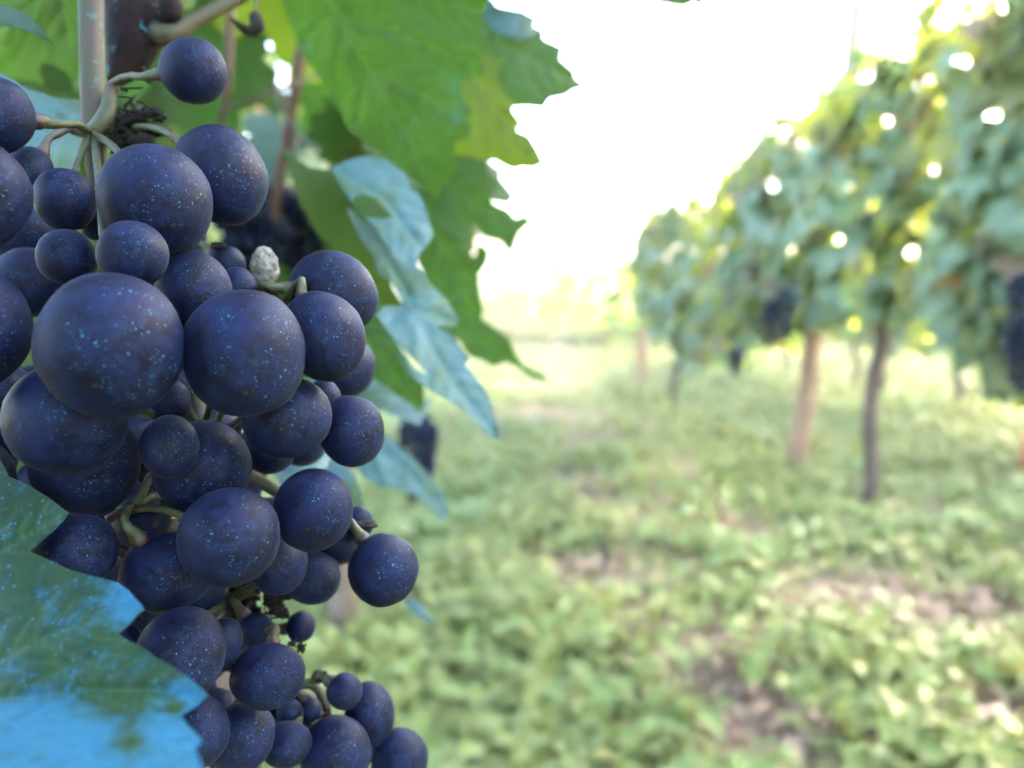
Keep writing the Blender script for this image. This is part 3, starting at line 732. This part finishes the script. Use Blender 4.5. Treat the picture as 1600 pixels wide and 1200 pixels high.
K('lime', .265, .008, .004, [(690, 40), (735, 75), (752, 84), (772, 92), (788, 88), (782, 105), (778, 122), (788, 148), (806, 160), (801, 172), (816, 192), (808, 203), (828, 212), (841, 234), (852, 256), (833, 264), (812, 262), (807, 267), (790, 261), (772, 251), (752, 252), (735, 245), (700, 240), (670, 190), (668, 100)], [[(700, 60), (760, 150), (852, 256)], [(740, 120), (800, 165)]], amp=0)
K('green', .31, .010, .004, [(680, 240), (720, 236), (757, 254), (765, 275), (778, 292), (764, 301), (768, 316), (795, 327), (806, 340), (822, 334), (832, 347), (850, 350), (866, 350), (873, 362), (857, 356), (838, 362), (826, 352), (811, 364), (803, 385), (797, 396), (782, 377), (762, 372), (740, 352), (718, 362), (680, 350), (655, 310)], [[(670, 260), (750, 320), (870, 357)]], amp=0)
K('green', .285, .006, .006, [(640, 300), (690, 290), (715, 330), (720, 392), (742, 402), (750, 380), (764, 396), (757, 416), (746, 428), (751, 470), (753, 492), (736, 508), (715, 480), (690, 470), (662, 430), (640, 370)], [[(650, 310), (700, 400), (740, 505)]], tooth=12, amp=2)
# pale folded leaf
K('teal', .185, .004, -.012, [(518, 262), (550, 249), (582, 242), (606, 251), (636, 276), (642, 298), (656, 306), (664, 326), (676, 366), (668, 382), (656, 394), (646, 425), (622, 404), (592, 362), (556, 322), (534, 292)], [[(530, 270), (600, 310), (660, 390)]], tooth=14, amp=2)
K('green', .182, .003, .004, [(551, 308), (570, 303), (588, 310), (612, 336), (626, 362), (637, 398), (618, 392), (592, 366), (560, 340)], amp=0)
# long blue leaf, sky reflection painted into its dusted colour
K('teal', .182, .006, -.010, [(541, 320), (562, 343), (605, 370), (635, 393), (656, 420), (676, 447), (700, 470), (717, 500), (712, 510), (682, 511), (706, 523), (718, 541), (734, 562), (727, 569), (743, 589), (761, 613), (771, 641), (778, 666), (779, 689), (764, 682), (750, 668), (738, 652), (720, 640), (700, 626), (675, 612), (648, 593), (634, 569), (652, 578), (668, 584), (650, 565), (625, 542), (607, 517), (588, 492), (600, 478), (632, 478), (612, 442), (588, 425), (583, 400), (561, 375)],
  [[(545, 330), (600, 395), (640, 470), (690, 570), (779, 689)], [(640, 480), (715, 505)], [(610, 500), (640, 480)]], amp=0, step=8)
K('deep', .205, .002, .004, [(440, 230), (480, 262), (520, 268), (546, 300), (566, 360), (588, 412), (612, 448), (634, 485), (600, 480), (570, 440), (540, 410), (500, 372), (470, 320)], tooth=16, amp=2)
K('green', .34, .010, .004, [(650, 470), (700, 462), (752, 496), (773, 512), (798, 530), (803, 550), (818, 570), (836, 581), (858, 593), (850, 597), (832, 592), (810, 574), (790, 567), (770, 573), (750, 562), (732, 557), (715, 530), (680, 520)], [[(660, 480), (740, 530), (850, 594)]], amp=0)
K('green', .235, .004, .004, [(520, 480), (586, 496), (607, 520), (626, 546), (641, 568), (661, 601), (663, 622), (657, 643), (640, 630), (614, 612), (586, 592), (555, 582), (525, 575), (500, 540)], [[(520, 500), (600, 560), (657, 640)]], tooth=15, amp=2)
K('teal', .262, .004, -.014, [(480, 570), (525, 586), (560, 582), (600, 599), (630, 624), (655, 644), (664, 626), (674, 619), (662, 650), (655, 664), (622, 652), (598, 641), (570, 642), (530, 645), (490, 630)], tooth=14, amp=2)
K('teal', .30, .006, -.016, [(555, 660), (600, 681), (626, 700), (650, 720), (671, 745), (691, 766), (702, 806), (686, 815), (672, 797), (655, 775), (634, 768), (612, 762), (587, 757), (566, 742), (545, 700)], [[(560, 680), (630, 730), (700, 810)]], tooth=16, amp=2)
K('teal', .20, .002, -.010, [(500, 700), (540, 728), (556, 745), (566, 770), (572, 800), (560, 800), (540, 770), (510, 740)], amp=0)
K('teal', .19, .002, -.010, [(420, 725), (455, 706), (500, 695), (515, 720), (500, 745), (470, 748), (440, 760)], tooth=12, amp=2)
K('green', .185, .002, .002, [(380, 690), (400, 700), (430, 720), (425, 735), (400, 726), (385, 712)], amp=0)
K('teal', .26, .006, -.01, [(625, 930), (640, 932), (656, 944), (672, 962), (684, 979), (676, 981), (656, 966), (640, 952)], amp=0)
# top left
K('teal', .118, .002, .004, [(-60, -6), (0, 8), (22, 13), (46, 25), (62, 42), (84, 70), (60, 56), (30, 44), (-20, 36), (-70, 40)], amp=0, waves=.5)
K('green', .200, .002, .006, [(-120, -140), (60, -180), (190, -120), (170, -20), (135, 60), (118, 128), (104, 112), (84, 100), (66, 98), (62, 112), (70, 134), (30, 124), (-20, 120), (-120, 90)], [[(150, -130), (60, 0), (-60, 90)], [(90, -40), (110, 70)]], tooth=15, amp=3)
K('deep', .210, .002, .006, [(64, 130), (86, 142), (112, 150), (126, 140), (150, 160), (140, 220), (60, 200), (20, 140)], tooth=15, amp=2)
K('lime', .34, .004, .004, [(30, 70), (100, 60), (180, 110), (160, 180), (90, 180), (30, 140)], tooth=14, amp=3)
K('teal', .142, .002, -.004, [(-70, 95), (0, 114), (44, 140), (90, 154), (128, 158), (150, 172), (130, 225), (112, 272), (60, 300), (-60, 280)], [[(140, 165), (70, 200), (-40, 220)], [(90, 192), (60, 250)]], tooth=16, amp=2, step=7)
K('green', .155, .002, .004, [(150, 200), (178, 232), (170, 270), (150, 300), (105, 290), (120, 240)], tooth=14, amp=2)
# leaf tip hanging in from above
K('green', .42, .006, .0, [(930, -60), (965, -14), (1000, 2), (1040, 8), (1066, 13), (1086, 6), (1102, 18), (1124, 40), (1108, 26), (1100, 8), (1108, -40), (1020, -110)], amp=0)

# copper coated leaf close to the lens, bottom left
def spray_copper(x, y):
    edge = 1092 - 18 * math.sin(max(0, min(1, x / 160)) * math.pi * .5)
    low = max(0, min(1, (y - edge + 10) / 46))
    top = .30 + .46 * math.exp(-((x - 198) / 42) ** 2 - ((y - 938) / 34) ** 2) + .25 * math.exp(-((x - 295) / 45) ** 2 - ((y - 1078) / 30) ** 2)
    hole = .5 * math.exp(-((x - 205) / 30) ** 2 - ((y - 1165) / 22) ** 2) + .75 * math.exp(-((x - 190) / 55) ** 2 - ((y - 1100) / 26) ** 2) + .6 * math.exp(-((x - 272) / 14) ** 2 - ((y - 1105) / 18) ** 2)
    return top + low * .40 - hole * .75 - .15 * math.exp(-((x - 30) / 60) ** 2 - ((y - 850) / 80) ** 2)
def spray_fold(x, y):
    e = 1088
    return .00010 * max(0, e - y) * .55 - .00012 * max(0, y - e) + .0003 * math.exp(-((y - e) / 14) ** 2)
traced_leaf(vine, [(-90, 690), (0, 716), (14, 744), (46, 759), (80, 780), (100, 796), (108, 801), (99, 815), (82, 831), (47, 862), (82, 877), (110, 891), (147, 900), (166, 905), (185, 911), (201, 922), (212, 936), (220, 943), (226, 953), (216, 960), (203, 975), (186, 990), (198, 1000), (220, 1010), (241, 1025), (271, 1042), (301, 1063), (316, 1076), (326, 1086), (311, 1100), (288, 1115), (283, 1119), (297, 1137), (312, 1152), (316, 1160), (305, 1170), (312, 1185), (318, 1204), (334, 1262), (260, 1340), (50, 1380), (-180, 1330), (-300, 1120), (-240, 900), (-160, 760)],
            .0725, -.0010, -.0008, M['spray'], [[(-260, 1130), (-100, 1104), (0, 1094), (150, 1076), (250, 1078), (322, 1085)], [(-150, 1110), (60, 1000), (218, 945)], [(-200, 1110), (-60, 900), (100, 800)], [(-60, 1100), (120, 1180), (300, 1160)], [(60, 1000), (150, 1040)]], step=7, amp=0, bulge=.02, seed=77, copper=spray_copper, fold=spray_fold, waves=.5)

# filler leaves of the near vine, behind the traced ones
rng = random.Random(21)
def filler(px0, px1, py0, py1, d0, d1, n, kinds, wts, size=(.045, .08), over=False):
    for _ in range(n):
        x, y, d = rng.uniform(px0, px1), rng.uniform(py0, py1), rng.uniform(d0, d1)
        k = rng.choices(kinds, wts)[0]
        fd = Vector((rng.uniform(-.3, .9), rng.uniform(-1.1, -.1), rng.uniform(.1, .8)))
        td = Vector((rng.uniform(-.6, .8), rng.uniform(-.5, .3), rng.uniform(-1.2, -.3)))
        sz = rng.uniform(*size); p = at(x, y, d)
        if over:
            td.z = abs(td.z) * .2; td.x *= 2; q = p - CAM
            if -(p - CAM).dot(UPV) / d * FPX + sz * 1.1 / (d - sz * .5) * FPX > -640 or d < sz: continue
        place_leaf(vine, rng.choice(NEARLEAF[k]), p, sz, td, fd, rng)
filler(-60, 640, -260, 120, .45, .8, 34, ('green', 'lime', 'teal'), (5, 3, .6))
filler(180, 620, 60, 420, .6, 1.2, 26, ('green', 'lime', 'teal'), (5, 4, .8))  # larger lime share imitates backlit foliage by colour
filler(330, 560, 330, 560, .5, .9, 16, ('green', 'deep', 'lime'), (4, 2, 2))
filler(-100, 120, 160, 500, .25, .45, 16, ('deep', 'green'), (4, 2))
filler(560, 720, -40, 330, .40, .7, 16, ('green', 'lime', 'teal'), (4, 2, 1))
filler(-100, 250, 500, 950, .26, .36, 18, ('deep', 'green'), (4, 2), (.03, .045))
filler(-500, 700, -1300, -300, .16, .5, 160, ('green', 'deep', 'lime', 'teal'), (5, 3, 2, 1), over=True)  # out-of-frame leaves added overhead to shade the bunch
filler(-400, 700, -900, -250, .4, .9, 60, ('green', 'deep', 'lime', 'teal'), (5, 3, 2, 1))

# ------------------------------------------------------------------ the near bunch
# cx, cy, rx, ry (pixels), tilt (deg), nearest possible depth (mm)
G = [
 (175, 540, 117, 113, 0, 86), (382, 553, 98, 102, 0, 92), (244, 313, 91, 87, 20, 97), (208, 397, 59, 52, 10, 94), (346, 274, 72, 81, -25, 104),
 (303, 111, 54, 53, 0, 112), (505, 526, 67, 73, -20, 99), (520, 458, 72, 64, 30, 107), (105, 655, 102, 86, 0, 94), (135, 722, 88, 84, 0, 102),
 (265, 698, 47, 50, 0, 98), (318, 730, 79, 75, 20, 106), (358, 839, 82, 77, 0, 95), (448, 652, 72, 65, -10, 103), (550, 673, 52, 56, -10, 110),
 (490, 796, 63, 65, 0, 104), (599, 890, 55, 58, -10, 112), (260, 893, 75, 63, 0, 102), (434, 880, 48, 50, 0, 112), (488, 903, 46, 42, 0, 116),
 (524, 848, 42, 37, 0, 118), (115, 862, 71, 62, 0, 96), (282, 1022, 72, 76, 10, 97), (190, 1005, 32, 33, 0, 100), (345, 1008, 34, 45, 15, 106),
 (418, 1056, 59, 53, 0, 106), (470, 979, 23, 25, 0, 122), (312, 1144, 48, 58, 0, 99), (376, 1152, 55, 58, 0, 108), (447, 1163, 40, 38, 0, 112),
 (524, 1176, 56, 62, 0, 114), (578, 1116, 38, 54, -10, 122), (624, 1186, 45, 51, -10, 124), (538, 1080, 28, 30, 0, 117), (452, 1112, 21, 20, 0, 116),
 (484, 1110, 19, 20, 0, 118), (102, 312, 51, 50, 0, 104), (105, 402, 49, 44, 10, 100), (-2, 180, 57, 61, 0, 100), (-36, 302, 88, 86, 0, 90),
 (48, 272, 38, 44, 0, 108), (303, 452, 60, 62, -20, 104), (354, 412, 31, 28, 20, 116), (370, 452, 34, 35, 0, 112), (-50, 512, 102, 98, 0, 88),
 (505, 622, 28, 30, 0, 116), (262, 628, 38, 36, 0, 108), (222, 815, 46, 44, 0, 112), (400, 985, 29, 28, 0, 118), (560, 818, 24, 27, 0, 122),
 (150, 350, 24, 26, 0, 108), (5, 640, 60, 75, 0, 104), (425, 1112, 17, 16, 0, 120), (60, 975, 70, 66, 0, 97), (120, 1080, 70, 70, 0, 97), (230, 1140, 60, 60, 0, 103),
 (-60, 760, 90, 85, 0, 100), (-40, 900, 80, 80, 0, 99),
]
def cosfix(cx, cy):
    X, Y = cx - 800, cy - 600; r2 = X * X + Y * Y; c2 = FPX ** 2 / (FPX ** 2 + r2)
    ph = math.atan2(Y, X)
    ex = 1 / math.sqrt(math.cos(ph) ** 2 * c2 + math.sin(ph) ** 2); ey = 1 / math.sqrt(math.sin(ph) ** 2 * c2 + math.cos(ph) ** 2)
    return ex, ey
order = sorted(range(len(G)), key=lambda i: G[i][5])
SOLVED = []
for i in order:
    cx, cy, rx, ry, tl, z = G[i]; z /= 1000
    ex, ey = cosfix(cx, cy)
    for _ in range(60):
        c = at(cx, cy, z); a, b_ = rx * z / FPX / ex, ry * z / FPX / ey; r = (a + b_) / 2
        hit = False
        for (c2, r2, *_x) in SOLVED:
            if (c - c2).length < (r + r2) * .93: hit = True; break
        if not hit: break
        z += .0006
    SOLVED.append((c, r, a, b_, tl, z, i))
# hidden berries that fill the heart of the bunch
rng = random.Random(3)
nvis = len(SOLVED)
hull = [(-80, 120), (60, 150), (120, 240), (290, 240), (400, 300), (420, 420), (540, 470), (540, 640), (530, 800), (500, 900), (380, 960), (430, 1060), (540, 1140), (580, 1300), (100, 1300), (-80, 1000)]
for _ in range(900):
    cx, cy = rng.uniform(-80, 580), rng.uniform(150, 1280)
    if not in_poly(cx, cy, hull): continue
    if cy < 560 and cx > 330 and cx < 460: continue
    if cy < 330: continue
    z = rng.uniform(.118, .150); r = rng.uniform(.0042, .0062); c = at(cx, cy, z)
    if all((c - s[0]).length > (r + s[1]) * .93 for s in SOLVED): SOLVED.append((c, r, r, r, 0, z, -1))
    if len(SOLVED) - nvis > 60: break

bunch = empty('grape_bunch', at(145, 205, .118)); tag(bunch, 'large sharp bunch of dusty blue-black grapes filling the left foreground', 'grape bunch')
RACH = [at(143, -60, .120), at(143, 60, .119), at(146, 195, .118), at(160, 300, .124), at(215, 420, .130), at(290, 560, .134), at(320, 700, .132), at(335, 850, .128), at(350, 945, .124), at(395, 1010, .126), at(450, 1075, .128), at(500, 1105, .128), at(540, 1180, .130), at(555, 1260, .132)]
tube('peduncle', [at(140, -120, .1205), at(142, -40, .120), at(143, 60, .119), at(146, 160, .118), at(147, 210, .118)], [.0018, .0018, .00175, .0018, .0016], M['peduncle'], bunch, seg=16, jitter=.02, sub=5)
tube('rachis', RACH[2:], [.0016, .0017, .0018, .0017, .0016, .0014, .0012, .0010, .0010, .0010, .0008, .0006], M['peduncle'], bunch, seg=10, jitter=.06, sub=5)

IV, IF = ico(4)
GOBJ = {}
def make_grape(k, c, r, a, b_, tl, gi):
    rg = random.Random(k * 13 + 5)
    near = min(RACH[2:], key=lambda p: (p - c).length)
    axis = ((near - c).normalized() + Vector((rg.uniform(-.5, .5), rg.uniform(-.5, .3), rg.uniform(-.1, .7)))).normalized()
    if gi in AXIS: axis = AXIS[gi](c).normalized()
    q = Vector((0, 0, 1)).rotation_difference(axis) @ Quaternion((0, 0, 1), rg.uniform(0, 6.28))
    th = math.radians(tl); ct, st = math.cos(th), math.sin(th)
    verts = []
    lo = IV if k < nvis else ico(3)[0]; fc = IF if k < nvis else ico(3)[1]
    sd_ = rg.uniform(0, 90)
    for v in lo:
        d = v.copy()
        s = 1 + .050 * noise.noise(d * 1.15 + Vector((sd_, 0, 0))) + .010 * noise.noise(d * 5 + Vector((0, sd_, 0)))
        e1 = math.exp(-((1 - v.z) / .035)); s -= .05 * e1                      # hollow at the stalk
        e2 = math.exp(-((1 + v.z) / .004)); s += .012 * e2                     # style tip
        e3 = math.exp(-((1 + v.z - .03) / .02) ** 2); s -= .006 * e3
        w = (q @ v) * s
        x, y, z = w.dot(RGT), w.dot(UPV), w.dot(FWD)
        # tilt of the ellipse in the picture plane (image y runs down)
        u1, u2 = x * ct - y * st, x * st + y * ct
        u1 *= a; u2 *= b_
        x, y = u1 * ct + u2 * st, -u1 * st + u2 * ct
        verts.append(RGT * x + UPV * y + FWD * (z * r))
    me = mesh('grape', verts, fc, M['grape'], attrs={'unit': ('FLOAT_VECTOR', [tuple(v) for v in lo])})
    o = part('grape', me, bunch, c)
    if k < nvis and gi not in (44, 39, 51, 56, 57, 53, 54, 55):
        p1 = c + axis * r * .955
        j = near + Vector((rg.uniform(-.001, .001), rg.uniform(-.001, .001), 0))
        if gi in JOIN: j = JOIN[gi]
        mid = p1 + axis * .0035
        tube('pedicel', [j, j.lerp(mid, .5) + Vector((0, 0, .0006)), mid, p1 + axis * .0016, p1 + axis * .0007, p1 - axis * .0004], [.00065, .0005, .00052, .0008, .0011, .0010], M['stalk'], o, seg=9, jitter=.12, sub=3, rng=rg)
    return o
def toward(x, y, d): return lambda c: at(x, y, d) - c
HUB1 = at(143, 208, .1165); HUB2 = at(205, 795, .1085)
AXIS = {5: toward(236, 118, .1125), 4: toward(262, 208, .112), 2: toward(178, 218, .112), 36: toward(118, 262, .112), 38: toward(66, 190, .104), 12: toward(278, 802, .101), 17: toward(222, 848, .100), 16: toward(560, 832, .114), 7: toward(440, 450, .108), 42: toward(322, 386, .118), 33: toward(505, 1056, .12),
        6: lambda c: Vector((-.5, .45, .75)), 0: lambda c: Vector((-.2, .9, .45)), 1: lambda c: Vector((-.3, .85, .5)), 13: lambda c: Vector((-.15, .98, .1)), 15: lambda c: Vector((-.1, .95, .2)), 10: lambda c: Vector((-.4, .9, -.3)), 29: lambda c: Vector((.1, .95, .3))}
JOIN = {5: at(176, 132, .117), 4: at(205, 200, .119), 2: HUB1, 36: HUB1, 38: HUB1, 12: HUB2, 17: HUB2, 16: at(540, 822, .118), 7: at(405, 458, .116), 42: at(345, 420, .122), 33: at(487, 1068, .124)}
for k, (c, r, a, b_, tl, z, gi) in enumerate(SOLVED):
    GOBJ[k] = make_grape(k, c, r, a, b_, tl, gi)

# visible side stalks
tube('branch', [at(150, 205, .117), at(166, 182, .1168), at(172, 150, .117), at(178, 131, .117)], [.0015, .0014, .0010, .0008], M['stalk'], bunch, seg=10, sub=4, jitter=.05)
tube('branch', [at(147, 205, .1165), at(130, 206, .1162), at(110, 200, .1150)], [.0012, .0009, .0008], M['stalk'], bunch, seg=10, sub=4, jitter=.05)
tube('branch', [at(330, 790, .128), at(250, 775, .114), at(205, 795, .1085), at(168, 812, .108)], [.0009, .0008, .0008, .0006], M['stalk'], bunch, seg=10, sub=5, jitter=.06)
tube('branch', [at(205, 795, .1085), at(222, 770, .110), at(236, 742, .112)], [.0008, .0007, .0006], M['stalk'], bunch, seg=8, sub=4)
tube('branch', [at(300, 560, .133), at(360, 480, .124), at(405, 458, .116), at(430, 452, .113)], [.0011, .0010, .0009, .0008], M['stalk'], bunch, seg=8, sub=4)
tube('branch', [at(322, 700, .132), at(420, 760, .124), at(480, 800, .123), at(540, 822, .118)], [.0011, .0010, .0009, .0008], M['stalk'], bunch, seg=8, sub=4)
tube('branch', [at(450, 1075, .128), at(487, 1068, .124), at(506, 1090, .1235), at(512, 1115, .1235)], [.0009, .0008, .0008, .0006], M['stalk'], bunch, seg=8, sub=4)
tube('branch', [at(345, 880, .126), at(346, 930, .122), at(362, 960, .122), at(352, 985, .122)], [.0012, .0011, .0009, .0006], M['peduncle'], bunch, seg=8, sub=4)

# withered blossoms and berries: dark crumbs on hair-thin stalks
def crumb(name, p, r, seed, mat, stretch=(1, 1, 1), sub=3, amp=.45, fr=1.6):
    Vs, Fs = ico(sub); rg = random.Random(seed); o_ = Vector((seed * 3.3, seed * 1.7, 0))
    V = []
    for v in Vs:
        s = 1 + amp * noise.noise(v * fr + o_) + amp * .6 * noise.noise(v * fr * 2.6 + o_) - amp * .5 * abs(noise.noise(v * fr * 4 + o_))
        V.append(Vector((v.x * stretch[0], v.y * stretch[1], v.z * stretch[2])) * (r * s))
    return part(name, mesh(name, V, Fs, mat), bunch, p)
rng = random.Random(9)
for k in range(44):                                     # dark tangle beside the top fork
    x, y = rng.gauss(198, 20), rng.gauss(203, 20)
    crumb('dried_blossom', at(x, y, .1185 + rng.uniform(-.0015, .0025)), rng.uniform(.0004, .0012), k, M['dry'], (rng.uniform(.4, 1.6), rng.uniform(.4, 1.6), rng.uniform(.4, 1.6)), sub=3, amp=.9, fr=2.4)
for k in range(22):
    x, y = rng.gauss(190, 16), rng.gauss(190, 22); d = .1175
    tube('dried_stalk', [at(x, y, d), at(x + rng.uniform(-14, 14), y + rng.uniform(-14, 14), d), at(x + rng.uniform(-26, 26), y + rng.uniform(-22, 22), d)], [.00025, .0002, .00012], M['dry'], bunch, seg=5, sub=3)
tube('dried_stalk', [at(150, 240, .119), at(148, 262, .1185), at(156, 285, .118)], [.0003, .0004, .0003], M['dry'], bunch, seg=5, sub=3)
for k in range(34):                                     # tangle above the lowest berries
    x, y = rng.gauss(400, 26), rng.gauss(962, 24)
    crumb('dried_blossom', at(x, y, .122 + rng.uniform(-.002, .003)), rng.uniform(.0004, .0011), k + 50, M['dry'], (rng.uniform(.4, 1.6), rng.uniform(.4, 1.6), rng.uniform(.4, 1.6)), sub=3, amp=.9, fr=2.4)
for k in range(14):
    x, y = rng.gauss(410, 28), rng.gauss(955, 24); d = .121
    tube('dried_stalk', [at(x, y, d), at(x + rng.uniform(-14, 14), y + rng.uniform(-14, 14), d), at(x + rng.uniform(-26, 26), y + rng.uniform(-22, 22), d)], [.00025, .0002, .00012], M['dry'], bunch, seg=5, sub=3)
for k, (x, y) in enumerate(((462, 1000), (455, 1006), (470, 1012), (464, 1090), (470, 1096), (498, 1064), (508, 1052), (492, 1112), (512, 1108), (508, 1118), (430, 940), (442, 930), (437, 948), (478, 1130), (483, 1118))):
    crumb('dried_blossom', at(x, y, .1195), rng.uniform(.0004, .0008), k + 90, M['dry'], (rng.uniform(.4, 1.6), 1, rng.uniform(.4, 1.6)), sub=3, amp=.9, fr=2.4)
# shrivelled pale berry
crumb('shrivelled_grape', at(413, 417, .1155), .0026, 4, M['husk'], (.78, .8, 1.12), sub=5, amp=.16, fr=2.2)
tube('branch', [at(418, 440, .1155), at(424, 448, .1145), at(436, 456, .114)], [.0008, .0006, .0007], M['stalk'], bunch, seg=8, sub=3)
crumb('dried_blossom', at(572, 820, .116), .0011, 200, M['dry'], (1.5, 1, .6), sub=3)
crumb('dried_blossom', at(341, 384, .1135), .0009, 201, M['dry'], (1.2, 1, .6), sub=3)

# ------------------------------------------------------------------ sunlit haze over the whole place
t = NT('haze'); t.n.remove(t.b)
pv = t.node('ShaderNodeVolumePrincipled', {'Color': (1.0, 0.96, 0.88), 'Density': 0.0072, 'Anisotropy': 0.35})
t.set(t.out.inputs['Volume'], pv.outputs[0])
hx, hy0, hy1 = 1000, -100, 1300
V = [(x, y, z) for z in (-1.2, 5.0) for y in (hy0, hy1) for x in (-hx, hx)]
o = bpy.data.objects.new('haze', mesh('haze', V, [(0, 2, 3, 1), (4, 5, 7, 6), (0, 1, 5, 4), (2, 6, 7, 3), (0, 4, 6, 2), (1, 3, 7, 5)], t.m, smooth=False)); COL.objects.link(o)
tag(o, 'pale sunlit haze veiling the far end of the vineyard', 'haze', kind='stuff')
SC.cycles.volume_bounces = 0

for o in bpy.data.objects:
    if '_wl' in o: del o['_wl']
